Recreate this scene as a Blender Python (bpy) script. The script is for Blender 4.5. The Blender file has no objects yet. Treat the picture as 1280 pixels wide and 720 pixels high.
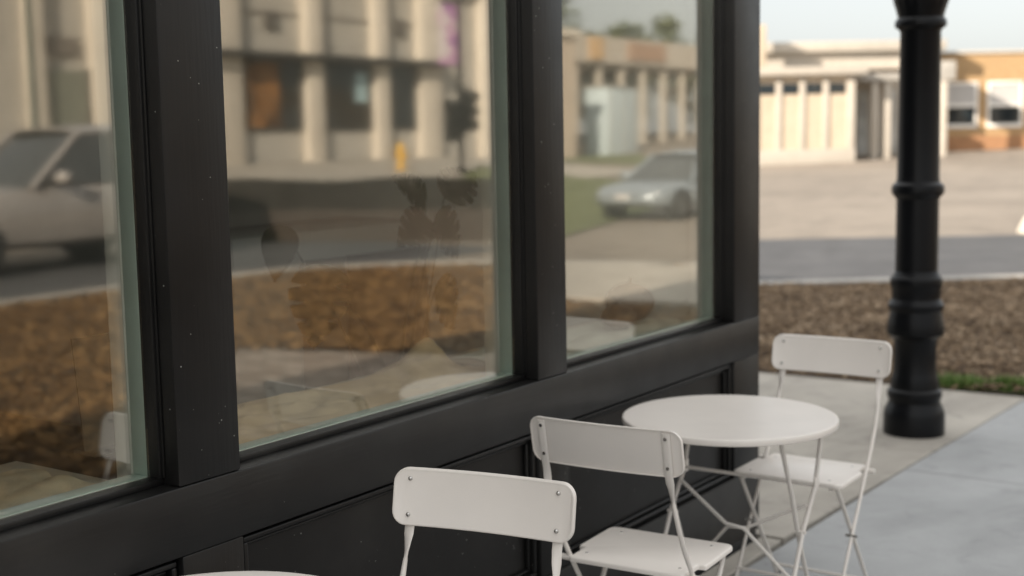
import bpy, bmesh, math, random
from mathutils import Vector, Matrix
random.seed(11)
S = bpy.context.scene
COL = S.collection
PI = math.pi

# ------------------------------------------------------------------ helpers
class MB:
    """collects geometry; build() links it as ONE mesh object"""
    def __init__(s): s.v=[]; s.f=[]
    def add(s, verts, faces):
        n=len(s.v); s.v+= [tuple(p) for p in verts]; s.f+=[tuple(i+n for i in f) for f in faces]; return s
    def box(s, x0,x1,y0,y1,z0,z1, M=None):
        V=[(x0,y0,z0),(x1,y0,z0),(x1,y1,z0),(x0,y1,z0),(x0,y0,z1),(x1,y0,z1),(x1,y1,z1),(x0,y1,z1)]
        if M: V=[M@Vector(p) for p in V]
        return s.add(V,[(3,2,1,0),(4,5,6,7),(0,1,5,4),(1,2,6,5),(2,3,7,6),(3,0,4,7)])
    def sweep(s, pts, radii, n=8, up=None, cap=True):
        """pts: centreline; radii: per point float or (a,b,twist)"""
        pts=[Vector(p) for p in pts]; m=len(pts); rings=[]
        prev=None
        for i,p in enumerate(pts):
            t=(pts[min(i+1,m-1)]-pts[max(i-1,0)]).normalized()
            if prev is None:
                a=Vector(up) if up else (Vector((0,0,1)) if abs(t.z)<.9 else Vector((1,0,0)))
            else: a=prev
            a=(a-t*a.dot(t)).normalized(); prev=a; b=t.cross(a)
            r=radii[i] if isinstance(radii,(list,tuple)) else radii
            if isinstance(r,(list,tuple)): ra,rb,tw=r
            else: ra=rb=r; tw=0
            ring=[]
            for k in range(n):
                w=2*PI*k/n; u=math.cos(w)*ra; q=math.sin(w)*rb
                c,d=math.cos(tw),math.sin(tw)
                ring.append(p+a*(u*c-q*d)+b*(u*d+q*c))
            rings.append(ring)
        V=[q for r in rings for q in r]; F=[]
        for i in range(m-1):
            for k in range(n):
                k2=(k+1)%n; F.append((i*n+k,i*n+k2,(i+1)*n+k2,(i+1)*n+k))
        if cap: F.append(tuple(range(n-1,-1,-1))); F.append(tuple((m-1)*n+k for k in range(n)))
        return s.add(V,F)
    def lathe(s, prof, n=32, c=(0,0,0), M=None, cap=True):
        V=[];F=[]
        for r,z in prof:
            for k in range(n):
                w=2*PI*k/n; V.append(Vector((c[0]+r*math.cos(w),c[1]+r*math.sin(w),c[2]+z)))
        if M: V=[M@p for p in V]
        m=len(prof)
        for i in range(m-1):
            for k in range(n):
                k2=(k+1)%n; F.append((i*n+k,i*n+k2,(i+1)*n+k2,(i+1)*n+k))
        if cap: F.append(tuple(range(n-1,-1,-1))); F.append(tuple((m-1)*n+k for k in range(n)))
        return s.add(V,F)
    def poly(s, pts, z0, z1=None):
        """flat polygon sheet, or a prism down to z1"""
        n=len(pts); V=[(p[0],p[1],z0) for p in pts]
        if z1 is None: return s.add(V,[tuple(range(n))])
        V+=[(p[0],p[1],z1) for p in pts]
        return s.add(V,[tuple(range(n)),tuple(range(2*n-1,n-1,-1))]+[(i,n+i,n+(i+1)%n,(i+1)%n) for i in range(n)])
    def build(s, name, m, parent=None, bevel=0, seg=2, smooth=None, kind=None, recalc=True, loc=None):
        me=bpy.data.meshes.new(name); me.from_pydata(s.v,[],s.f)
        bm=bmesh.new(); bm.from_mesh(me)
        if recalc: bmesh.ops.recalc_face_normals(bm,faces=bm.faces)
        if bevel:
            ed=[e for e in bm.edges if len(e.link_faces)==2 and e.calc_face_angle(0)>.5]
            bmesh.ops.bevel(bm,geom=ed,offset=bevel,segments=seg,affect='EDGES',profile=.5,clamp_overlap=True)
        bm.to_mesh(me); bm.free()
        if smooth or bevel:
            for p in me.polygons: p.use_smooth=True
            me.set_sharp_from_angle(angle=math.radians(smooth or 40))
        me.materials.append(m)
        o=bpy.data.objects.new(name,me); COL.objects.link(o)
        if parent: o.parent=parent
        if kind: o['kind']=kind
        if loc: o.location=loc
        return o

def tag(o,label=None,cat=None,group=None,kind=None):
    if label: o['label']=label
    if cat: o['category']=cat
    if group: o['group']=group
    if kind: o['kind']=kind
    return o
def thing(name,label,cat,loc=(0,0,0),rz=0,group=None):
    o=bpy.data.objects.new(name,None); COL.objects.link(o); o.location=loc; o.rotation_euler=(0,0,rz)
    o.empty_display_size=.1
    return tag(o,label,cat,group)
def copy_tree(o,parent=None):
    c=o.copy(); COL.objects.link(c)
    if parent: c.parent=parent
    for ch in [k for k in S.objects if k.parent==o]: copy_tree(ch,c)
    return c

# ------------------------------------------------------------------ materials
def nt(name):
    m=bpy.data.materials.new(name); m.use_nodes=True
    return m,m.node_tree,m.node_tree.nodes['Principled BSDF']
def N(t,typ,**kw):
    n=t.nodes.new(typ)
    for k,v in kw.items():
        if k in n.inputs: n.inputs[k].default_value=v
        else: setattr(n,k,v)
    return n
def coords(t,scale=(1,1,1),kind='Object'):
    tc=N(t,'ShaderNodeTexCoord'); mp=N(t,'ShaderNodeMapping'); mp.inputs['Scale'].default_value=scale
    t.links.new(tc.outputs[kind],mp.inputs[0]); return mp.outputs[0]
def ramp(t,src,stops):
    r=N(t,'ShaderNodeValToRGB'); e=r.color_ramp.elements
    while len(e)<len(stops): e.new(.5)
    for k,(p,c) in enumerate(stops):
        e[k].position=p; e[k].color=(c[0],c[1],c[2],1) if not isinstance(c,(int,float)) else (c,c,c,1)
    t.links.new(src,r.inputs[0]); return r.outputs[0]
def mixc(t,fac,a,b,blend='MIX'):
    m=N(t,'ShaderNodeMix',data_type='RGBA',blend_type=blend)
    for i,v in ((0,fac),(6,a),(7,b)):
        if hasattr(v,'links'): t.links.new(v,m.inputs[i])
        elif isinstance(v,(int,float)): m.inputs[i].default_value=v
        else: m.inputs[i].default_value=(v[0],v[1],v[2],1)
    return m.outputs[2]
def bump(t,b,h,strength=.3,dist=.01):
    n=N(t,'ShaderNodeBump'); n.inputs['Strength'].default_value=strength; n.inputs['Distance'].default_value=dist
    t.links.new(h,n.inputs['Height']); t.links.new(n.outputs[0],b.inputs['Normal'])
def simple(name,col,rough=.5,metal=0,var=.12,scale=6,bs=.1,bscale=60,spec=.5):
    m,t,b=nt(name)
    c=coords(t); nz=N(t,'ShaderNodeTexNoise',Scale=scale,Detail=6); t.links.new(c,nz.inputs[0])
    a=[x*(1-var) for x in col]; d=[min(1,x*(1+var)) for x in col]
    t.links.new(ramp(t,nz.outputs[0],[(.3,a),(.7,d)]),b.inputs['Base Color'])
    b.inputs['Roughness'].default_value=rough; b.inputs['Metallic'].default_value=metal
    b.inputs['Specular IOR Level'].default_value=spec
    if bs:
        n2=N(t,'ShaderNodeTexNoise',Scale=bscale,Detail=4); t.links.new(c,n2.inputs[0]); bump(t,b,n2.outputs[0],bs,.005)
    return m

def black_paint(name,streak=(30,30,2),col=.0065):
    m,t,b=nt(name); c=coords(t)
    nz=N(t,'ShaderNodeTexNoise',Scale=3.2,Detail=7); t.links.new(c,nz.inputs[0])
    base=ramp(t,nz.outputs[0],[(.3,(col*.6,col*.6,col*.6)),(.6,(col*1.4,col*1.35,col*1.3)),(.78,(col*3,col*2.9,col*2.7))])
    # stray specks of pale paint and dust
    wn=N(t,'ShaderNodeTexNoise',Scale=9,Detail=2); t.links.new(c,wn.inputs[0])
    vo=N(t,'ShaderNodeTexVoronoi',Scale=58); t.links.new(c,vo.inputs[0])
    sz=N(t,'ShaderNodeSeparateColor'); t.links.new(vo.outputs['Color'],sz.inputs[0])
    g=N(t,'ShaderNodeMath',operation='GREATER_THAN'); t.links.new(sz.outputs[0],g.inputs[0]); g.inputs[1].default_value=.93
    th=N(t,'ShaderNodeMath',operation='MULTIPLY'); t.links.new(sz.outputs[1],th.inputs[0]); th.inputs[1].default_value=.11
    l=N(t,'ShaderNodeMath',operation='LESS_THAN'); t.links.new(vo.outputs['Distance'],l.inputs[0]); t.links.new(th.outputs[0],l.inputs[1])
    k=N(t,'ShaderNodeMath',operation='MULTIPLY'); t.links.new(g.outputs[0],k.inputs[0]); t.links.new(l.outputs[0],k.inputs[1])
    t.links.new(mixc(t,k.outputs[0],base,(.28,.28,.26)),b.inputs['Base Color'])
    n2=N(t,'ShaderNodeTexNoise',Scale=7,Detail=6); t.links.new(c,n2.inputs[0])
    t.links.new(ramp(t,n2.outputs[0],[(.3,.36),(.75,.46)]),b.inputs['Roughness']); b.inputs['Specular IOR Level'].default_value=.34
    c2=coords(t,streak); n3=N(t,'ShaderNodeTexNoise',Scale=3,Detail=8); t.links.new(c2,n3.inputs[0])
    bump(t,b,n3.outputs[0],.16,.004); return m

def concrete(name,c0,c1,scale=1.2,speck=.5,stain=.6):
    m,t,b=nt(name); c=coords(t)
    n1=N(t,'ShaderNodeTexNoise',Scale=scale,Detail=9,Roughness=.65,Distortion=.6); t.links.new(c,n1.inputs[0])
    col=ramp(t,n1.outputs[0],[(.3,c0),(.7,c1)])
    n2=N(t,'ShaderNodeTexNoise',Scale=170,Detail=3); t.links.new(c,n2.inputs[0])
    col=mixc(t,speck*.5,col,ramp(t,n2.outputs[0],[(.35,.3),(.65,.9)]),'MULTIPLY')
    n3=N(t,'ShaderNodeTexNoise',Scale=.8,Detail=8,Distortion=2.2,Roughness=.62); c3=coords(t,(1,.45,1)); c3.node.inputs['Rotation'].default_value=(0,0,.6); t.links.new(c3,n3.inputs[0])
    col=mixc(t,stain,col,ramp(t,n3.outputs[0],[(.36,.58),(.5,.86),(.66,1.)]),'MULTIPLY')
    n4=N(t,'ShaderNodeTexNoise',Scale=7,Detail=4,Distortion=.8); t.links.new(c,n4.inputs[0]); col=mixc(t,stain*.8,col,ramp(t,n4.outputs[0],[(.30,.62),(.42,1.)]),'MULTIPLY')
    t.links.new(col,b.inputs['Base Color']); b.inputs['Roughness'].default_value=.85
    bump(t,b,n2.outputs[0],.25,.003); return m

def bricks(name,c1,c2,mortar,scale,w=.5,h=.25,ms=.02,kind='Object',rot=None):
    m,t,b=nt(name); c=coords(t,(1,1,1),kind)
    if rot: c.node.inputs['Rotation'].default_value=rot
    br=N(t,'ShaderNodeTexBrick',Scale=scale); t.links.new(c,br.inputs[0])
    br.inputs['Color1'].default_value=(*c1,1); br.inputs['Color2'].default_value=(*c2,1); br.inputs['Mortar'].default_value=(*mortar,1)
    br.inputs['Mortar Size'].default_value=ms; br.inputs['Brick Width'].default_value=w; br.inputs['Row Height'].default_value=h
    nz=N(t,'ShaderNodeTexNoise',Scale=5,Detail=6); t.links.new(c,nz.inputs[0])
    t.links.new(mixc(t,.5,br.outputs[0],ramp(t,nz.outputs[0],[(.3,.55),(.7,1.15)]),'MULTIPLY'),b.inputs['Base Color'])
    b.inputs['Roughness'].default_value=.85; bump(t,b,br.outputs['Fac'],-.4,.01); return m

def islands(name,stops,rough=.9,sss=0,var_noise=None):
    """leaf / chip material: every loose piece its own tone"""
    m,t,b=nt(name); g=N(t,'ShaderNodeNewGeometry')
    t.links.new(ramp(t,g.outputs['Random Per Island'],stops),b.inputs['Base Color'])
    if var_noise:
        l=b.inputs['Base Color'].links[0].from_socket; c=coords(t); nz=N(t,'ShaderNodeTexNoise',Scale=var_noise,Detail=4); t.links.new(c,nz.inputs[0])
        t.links.new(mixc(t,1,l,ramp(t,nz.outputs[0],[(.36,(.66,.62,.57)),(.6,1.)]),'MULTIPLY'),b.inputs['Base Color'])
    b.inputs['Roughness'].default_value=rough; return m

def glass_mat(name,r0=.15,tint=(.965,.975,.945),refl=(1,.96,.90)):
    m,t,b=nt(name); t.nodes.remove(b); out=t.nodes['Material Output']
    tr=N(t,'ShaderNodeBsdfTransparent'); tr.inputs[0].default_value=(*tint,1)
    gl=N(t,'ShaderNodeBsdfGlossy'); gl.inputs['Color'].default_value=(*refl,1); gl.inputs['Roughness'].default_value=.033
    lw=N(t,'ShaderNodeLayerWeight'); lw.inputs[0].default_value=.5
    p=N(t,'ShaderNodeMath',operation='POWER'); t.links.new(lw.outputs['Facing'],p.inputs[0]); p.inputs[1].default_value=3.2
    ma=N(t,'ShaderNodeMath',operation='MULTIPLY_ADD'); t.links.new(p.outputs[0],ma.inputs[0]); ma.inputs[1].default_value=1.1; ma.inputs[2].default_value=r0
    ma.use_clamp=True
    c=coords(t); nz=N(t,'ShaderNodeTexNoise',Scale=1.3,Detail=1); t.links.new(c,nz.inputs[0])
    bp=N(t,'ShaderNodeBump'); bp.inputs['Strength'].default_value=.03; bp.inputs['Distance'].default_value=.004
    t.links.new(nz.outputs[0],bp.inputs['Height']); t.links.new(bp.outputs[0],gl.inputs['Normal'])
    mx=N(t,'ShaderNodeMixShader'); t.links.new(ma.outputs[0],mx.inputs[0]); t.links.new(tr.outputs[0],mx.inputs[1]); t.links.new(gl.outputs[0],mx.inputs[2])
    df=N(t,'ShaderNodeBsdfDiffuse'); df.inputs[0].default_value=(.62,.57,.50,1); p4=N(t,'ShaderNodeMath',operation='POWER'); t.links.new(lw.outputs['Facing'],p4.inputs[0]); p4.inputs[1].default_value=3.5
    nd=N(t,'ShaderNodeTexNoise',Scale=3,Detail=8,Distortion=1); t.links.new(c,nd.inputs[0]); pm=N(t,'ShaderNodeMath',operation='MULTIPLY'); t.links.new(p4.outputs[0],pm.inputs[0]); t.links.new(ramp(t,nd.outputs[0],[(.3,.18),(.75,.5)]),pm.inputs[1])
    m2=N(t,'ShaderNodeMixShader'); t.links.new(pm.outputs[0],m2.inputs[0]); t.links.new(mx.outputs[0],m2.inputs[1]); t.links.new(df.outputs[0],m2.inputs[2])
    t.links.new(m2.outputs[0],out.inputs[0]); return m

M={}
M['black']=black_paint('black gloss paint')
M['blackH']=black_paint('black paint along rail',(30,2,30))
M['blackboard']=black_paint('black paint on rough board',(60,3,14),.006)
M['white']=simple('cream powder coat',(.74,.695,.645),.36,0,.045,5,.06,400)
M['steel']=simple('bright screw steel',(.55,.54,.52),.25,1,.1,30,0)
M['rubber']=simple('dark rubber',(.02,.02,.02),.8)
M['green']=simple('pale green trim paint',(.66,.79,.73),.5,0,.1,5,.12,40)
M['plaster']=simple('cream plaster',(.74,.73,.68),.8,0,.08,4,.2,50)
M['shelf']=simple('beige display shelf paint',(.58,.52,.42),.7,0,.12,3)
M['kraft']=simple('brown kraft paper',(.82,.63,.40),.8,0,.18,5,.4,30)
M['burlap']=simple('woven burlap',(.74,.62,.44),.95,0,.25,9,.6,160)
M['paper']=simple('white paper',(.75,.75,.72),.8,0,.04,9)
M['dried']=simple('dried brown gourd skin',(.10,.05,.016),.6,0,.35,7,.4,25)
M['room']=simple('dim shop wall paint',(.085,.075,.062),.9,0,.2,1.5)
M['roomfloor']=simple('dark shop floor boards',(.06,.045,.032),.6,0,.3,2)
M['desk']=simple('pale grey desk laminate',(.27,.28,.265),.6,0,.05,3)
M['leaf']=simple('dark glossy leaf',(.012,.018,.008),.6,0,.4,8,.2,20,.12)
M['pot']=simple('charcoal plant pot',(.03,.028,.026),.7)
M['lampblack']=simple('black cast iron paint',(.005,.0055,.0065),.34,0,.2,5,.15,90,.2)
M['slab']=concrete('grey blue concrete slab',(.34,.348,.35),(.43,.438,.44),1.4,.5,.42)
M['strip']=concrete('warm pale concrete',(.385,.355,.31),(.48,.445,.39),2.2)
M['lot']=concrete('sun bleached concrete lot',(.19,.16,.128),(.29,.25,.205),.12)
M['asphalt']=concrete('worn asphalt',(.060,.062,.067),(.095,.096,.10),.8,.8)
M['curb']=concrete('kerb concrete',(.36,.34,.31),(.46,.44,.40),3)
M['soil']=concrete('dark soil under mulch',(.05,.03,.014),(.10,.06,.03),6)
M['mulch']=islands('orange brown bark chips',[(0,(.025,.014,.005)),(.35,(.10,.052,.016)),(.7,(.19,.105,.034)),(1,(.29,.18,.075))],var_noise=1.3)
M['mulchpale']=islands('weathered bark chips',[(0,(.08,.05,.028)),(.4,(.20,.137,.082)),(.75,(.30,.215,.135)),(1,(.46,.36,.25))],var_noise=1.7)
M['grass']=islands('grass blades',[(0,(.05,.11,.015)),(.6,(.12,.22,.04)),(1,(.22,.28,.08))],.6)
M['lawn']=concrete('patchy lawn',(.09,.12,.035),(.17,.18,.07),3)
M['pavers']=bricks('brick pavers',(.20,.15,.115),(.40,.34,.29),(.14,.12,.10),2.6,.5,.25,.025)
M['glass']=glass_mat('shop window glass')
M['darkglass']=simple('dark window glass',(.012,.018,.022),.06,0,.3,.5,0,spec=.7)
M['paintedreflglass']=simple('glass with painted grey reflection',(.40,.41,.40),.15,0,.3,1.2,0)  # pale grey base colour stands in for bright reflections in the entrance panes
M['carglass']=simple('tinted car glass',(.05,.055,.055),.04,0,.1,1,0,spec=1.0)
M['blind']=simple('grey window blind',(.42,.41,.40),.7,0,.05,2)
M['darkframe']=simple('dark metal frame',(.03,.03,.03),.5)

def gz(x,y):
    a=.066*min(max(x-14,0),18); g=1 if y<40 else max(.25,1-(y-40)/18)
    return -.13+a*g+.045*min(max(y-54,0),30)

# ------------------------------------------------------------------ setting: ground, roads, pavements
def terrain():
    xs=[-300,-220,-150,-100,-70,-50]+list(range(-40,61,2))+[70,90,120,170,240,320]
    ys=[-300,-200,-120,-70,-40]+list(range(-30,101,2))+[120,150,200,280,380]
    V=[(x,y,gz(x,y)) for y in ys for x in xs]; n=len(xs)
    F=[(j*n+i,j*n+i+1,(j+1)*n+i+1,(j+1)*n+i) for j in range(len(ys)-1) for i in range(n-1)]
    return MB().add(V,F).build('ground',M['lot'],kind='structure',smooth=80)
terrain()
MB().poly([(9,-60),(16,-60),(16,16.3),(9,16.3)],-.122).build('road',M['asphalt'],kind='structure')
e1=Vector((.8235,.567,0)); e2=Vector((-.567,.8235,0))
def sk(o,a,b): p=Vector((o[0],o[1],0))+e1*a+e2*b; return (p.x,p.y)
o0=(-3.38,12.36)
MB().poly([sk(o0,-34,-.3),sk(o0,4.0,-.3),sk(o0,6.6,3),sk(o0,6.6,7.1),sk(o0,-34,7.1)],-.118).build('side_road',M['asphalt'],kind='structure')
CURB=[(9.15,-40),(9.15,10.3),(8.85,11.6),(8.0,12.6),(6.7,13.3),(4.5,13.95),(1.2,14.55),(-.2,14.55),(-1.3,14.06),(-3.38,12.42),(-9.9,7.95)]
def offset_poly(P,d):
    out=[]
    for i,p in enumerate(P):
        a=Vector(P[max(i-1,0)]); b=Vector(P[min(i+1,len(P)-1)]); t=(b-a).normalized(); n=Vector((-t.y,t.x))
        out.append((p[0]+n.x*d,p[1]+n.y*d))
    return out
ci=offset_poly(CURB,.28)
k=MB()
for i in range(len(CURB)-1):
    k.poly([CURB[i],CURB[i+1],ci[i+1],ci[i]],.045,-.14)
k.build('kerb',M['curb'],kind='structure')
INNER=[(-9.9,7.87),(3.3,7.87),(3.3,7.5),(5.1,6.9),(4.0,5.35),(2.75,4.6),(2.75,-40)]
bed=ci+INNER
MB().poly(bed,-.02).build('mulch_soil',M['soil'],kind='structure')
RAMP=[(1.6,10.6),(4.3,10.3),(5.6,11.2),(6.6,12.95),(1.6,14.1)]
MB().poly(RAMP,.06,-.1).build('corner_pavement',M['strip'],kind='structure')
# pavement slabs, 8 mm joints between them
def slabs(name,polys,m):
    s=MB()
    for P in polys:
        cx=sum(p[0] for p in P)/len(P); cy=sum(p[1] for p in P)/len(P)
        Q=[(p[0]+(.004 if p[0]<cx else -.004),p[1]+(.004 if p[1]<cy else -.004)) for p in P]
        s.poly(Q,0,-.12)
    return s.build(name,m,bevel=.003,seg=1,kind='structure')
bx=lambda y: .09+.045*(y-4.44)
ps=[]; yy=[-20,-18,-16,-14,-12,-10,-8,-6.4,-4.8,-3.2,-1.6,0,1.6,3.2,4.62]
for a,b in zip(yy,yy[1:]): ps.append([(0.006,a),(.1,a),(.1,b),(0.006,b)])
for i,x in enumerate([-9.9,-8,-6,-4,-2]):
    x1=[-8,-6,-4,-2,None][i]
    for a,b in ((4.64,6.28),(6.28,7.86)):
        if x1 is None: ps.append([(x,a),(bx(a),a),(bx(b),b),(x,b)])
        else: ps.append([(x,a),(x1,a),(x1,b),(x,b)])
slabs('pavement',ps,M['strip'])
ps=[]; yy=[-20,-17,-14,-11,-8.5,-6,-3.6,-1.2,1.2,3.6,5.9,7.86]
for a,b in zip(yy,yy[1:]):
    x0=lambda y: .1 if y<4.6 else bx(y)
    ps.append([(x0(a),a),(1.5,a),(1.5,b),(x0(b),b)])
    if b<4.7: ps.append([(1.5,a),(2.75,a),(2.75,b),(1.5,b)])
slabs('sidewalk',ps,M['slab'])
MB().poly([(1.504,3.604),(2.746,3.604),(2.746,4.6),(4.0,5.35),(5.1,6.9),(3.3,7.5),(3.3,7.86),(1.504,7.86)],0,-.12).build('brick_path',M['pavers'],kind='structure')
MB().poly([(9.3,18),(13,18),(24,36),(31,44),(38,58),(31,60),(20,42),(12,27)],0).build('lawn',M['lawn'],kind='structure')
fs=MB(); fs.poly([(19,6),(27.9,6),(27.9,40),(19,40)],0).build('far_sidewalk',M['strip'],kind='structure')
for v in bpy.data.objects['far_sidewalk'].data.vertices: v.co.z=gz(v.co.x,v.co.y)+.02
lw=bpy.data.objects['lawn']
for v in lw.data.vertices: v.co.z=gz(v.co.x,v.co.y)+.03

def inside(p,P):
    c=False; n=len(P)
    for i in range(n):
        a=P[i]; b=P[i-1]
        if (a[1]>p[1])!=(b[1]>p[1]) and p[0]<(b[0]-a[0])*(p[1]-a[1])/(b[1]-a[1])+a[0]: c=not c
    return c
def chips(name,box,count,m,smin,smax,cond,label):
    s=MB()
    got=0
    while got<count:
        x=random.uniform(box[0],box[1]); y=random.uniform(box[2],box[3])
        if not inside((x,y),bed) or not cond(x,y) or inside((x,y),RAMP): continue
        got+=1
        hump=.022*math.sin(x*2.1+1)*math.sin(y*1.7)+.015*math.sin(x*5.3)*math.cos(y*4.1)
        L=random.uniform(smin,smax); W=L*random.uniform(.25,.55); T=L*.12
        R=Matrix.Translation((x,y,.012+max(0,hump)+random.uniform(-.01,.02)))@Matrix.Rotation(random.uniform(0,2*PI),4,'Z')@Matrix.Rotation(random.gauss(0,.35),4,'X')@Matrix.Rotation(random.gauss(0,.3),4,'Y')
        j=lambda: random.uniform(.75,1.2)
        V=[(-L/2*j(),-W/2*j(),0),(L/2*j(),-W/2*j(),0),(L/2*j(),W/2*j(),0),(-L/2*j(),W/2*j(),0),(-L*.35,-W*.3,T),(L*.35,-W*.3,T),(L*.35,W*.3,T),(-L*.35,W*.3,T)]
        s.add([R@Vector(v) for v in V],[(4,5,6,7),(0,1,5,4),(1,2,6,5),(2,3,7,6),(3,0,4,7)])
    o=s.build(name,m,recalc=False); tag(o,label,'mulch',kind='stuff'); return o
split=lambda x,y: x<1.4+.25*math.sin(y*3)
chips('bark_mulch',(-8,1.7,7.86,14.6),62000,M['mulchpale'],.016,.052,split,'pale weathered bark mulch behind the lamp post')
chips('bark_mulch',(1.2,9.2,-2,14.6),62000,M['mulch'],.03,.085,lambda x,y: not split(x,y) or y<7.8,'orange brown bark mulch bed between pavement and street')
def grass_tuft(spots,label):
    s=MB()
    for cx,cy,r,n,h in spots:
        for i in range(n):
            a=random.uniform(0,2*PI); d=r*math.sqrt(random.random()); x=cx+d*math.cos(a)*1.6; y=cy+d*math.sin(a)*.55
            hh=h*random.uniform(.4,1.1); b=random.uniform(0,2*PI); lean=random.uniform(0,.6)*hh; w=random.uniform(.002,.005)
            dx,dy=math.cos(b),math.sin(b); px,py=-dy*w,dx*w
            V=[(x-px,y-py,.0),(x+px,y+py,.0),(x+dx*lean*.4+px*.8,y+dy*lean*.4+py*.8,hh*.6),(x+dx*lean*.4-px*.8,y+dy*lean*.4-py*.8,hh*.6),(x+dx*lean,y+dy*lean,hh)]
            s.add(V,[(0,1,2,3),(3,2,4)])
    tag(s.build('grass',M['grass'],recalc=False),label,'grass',kind='stuff')
grass_tuft([(-.19,7.97,.15,900,.085),(.16,7.99,.085,600,.10),(-.45,7.97,.08,120,.05)],'short green grass tufts along the pavement edge')

# ------------------------------------------------------------------ the black shop front
POSTS=[(-3.58,-3.41),(-2.25,-2.08),(-.92,-.75),(.41,.585),(1.756,1.926),(3.086,3.242),(4.398,4.621)]
shop=thing('shop_building','black painted timber shop front with large windows beside the pavement','building')
ZS,ZP,ZB,ZT=.868,.722,.281,2.75
TILT=.45
for a,b in POSTS:
    MB().box(-.14,0,a,b,ZS+.0005,ZT).build('post',M['black'],shop,bevel=.004)
    MB().box(-.14,0,a,b,ZB,ZP).build('stile',M['black'],shop,bevel=.004)
MB().box(-.14,.0015,POSTS[0][0],4.6205,ZP,ZS).build('rail',M['blackH'],shop,bevel=.005)
MB().box(-.14,.003,POSTS[0][0],4.6205,.03,ZB).build('bottom_rail',M['blackH'],shop,bevel=.006)
MB().box(-.14,-.01,POSTS[0][0],4.618,-.1,.028).build('plinth',M['darkframe'],shop)
MB().box(-.14,.05,POSTS[0][0],4.63,ZT,3.3).build('fascia',M['blackH'],shop,bevel=.01)
for (a0,a),(b,b0) in zip(POSTS,POSTS[1:]):
    # recessed panel with a raised moulding
    pn=MB().box(-.06,-.036,a,b,ZB,ZP).build('panel',M['blackboard'],shop)
    s=MB(); g=.001
    for (w0,w1,x1) in ((.007,.020,-.009),(.024,.033,-.022)):
        s.box(-.036,x1,a+g+w0,b-g-w0,ZP-g-w1,ZP-g-w0); s.box(-.036,x1,a+g+w0,b-g-w0,ZB+g+w0,ZB+g+w1)
        s.box(-.036,x1,a+g+w0,a+g+w1,ZB+g+w1,ZP-g-w1); s.box(-.036,x1,b-g-w1,b-g-w0,ZB+g+w1,ZP-g-w1)
    s.build('moulding',M['black'],pn,bevel=.0042,seg=3)
    # window: glazing beads, pane, pale green jamb, plaster reveal
    w=bpy.data.objects.new('window',None); COL.objects.link(w); w.parent=shop
    f=MB(); t=.011
    f.box(-.095,-.046,a,b,ZS,ZS+.014); f.box(-.095,-.046,a,b,ZT-.014,ZT)
    f.box(-.095,-.046,a,a+t,ZS+.014,ZT-.014); f.box(-.095,-.046,b-t,b,ZS+.014,ZT-.014)
    f.box(-.07,-.040,b-t*.45,b,ZS+.014,ZT-.014)
    f.build('frame',M['black'],w,bevel=.002)
    pa=MB().box(-.0025,.0025,a-b+2*t+.001,0,ZS+.0145,ZT-.0145).build('pane',M['glass'],w,loc=(-.0785,b-t-.0005,0)); pa.rotation_euler=(0,0,math.radians(TILT if b==1.756 else 0))
    MB().box(-.1275,-.083,b-t-.001,b-.001,ZS+.014,ZT).box(-.1275,-.083,a+.001,a+t+.001,ZS+.014,ZT).box(-.1275,-.083,a+t+.001,b-t-.001,ZS-.02,ZS+.016).build('jamb',M['green'],w,bevel=.002)
    MB().box(-.178,-.1285,b-t-.004,b+.05,ZS-.1,ZT).build('reveal',M['plaster'],w,bevel=.003); MB().box(-.178,-.1285,a-.05,a+t+.004,ZS-.1,ZT).build('reveal',M['plaster'],w,bevel=.003)
    MB().box(-.52,-.129,a+t+.006,b-t-.006,ZS-.035,ZS-.006).build('display_shelf',M['shelf'],w,bevel=.003)
# shell of the building and the dim room behind the glass
s=MB()
s.box(-.14,0,-12,POSTS[0][0],-.1,4.2); s.box(-.14,0.0,POSTS[0][0],4.62,3.3,4.2)
s.box(-12,-.141,4.46,4.62,-.1,4.2); s.box(-12,-.141,-12,-11.85,-.1,4.2); s.box(-12.2,-12.001,-12,4.62,-.1,4.2)
s.build('wall',simple('charcoal painted brick',(.05,.05,.05),.8,0,.2,3,.4,30),shop)
MB().box(-12.3,.12,-12.1,4.72,4.2,4.4).build('roof',M['darkframe'],shop)
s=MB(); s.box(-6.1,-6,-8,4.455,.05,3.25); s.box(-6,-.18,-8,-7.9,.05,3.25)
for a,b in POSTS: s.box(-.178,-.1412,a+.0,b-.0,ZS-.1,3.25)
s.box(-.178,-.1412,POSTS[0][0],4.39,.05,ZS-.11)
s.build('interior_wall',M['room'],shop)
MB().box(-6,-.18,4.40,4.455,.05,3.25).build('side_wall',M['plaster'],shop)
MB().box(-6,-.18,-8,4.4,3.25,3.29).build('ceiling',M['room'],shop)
MB().box(-6,-.18,-8,4.4,0,.05).build('floor',M['roomfloor'],shop)

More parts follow.
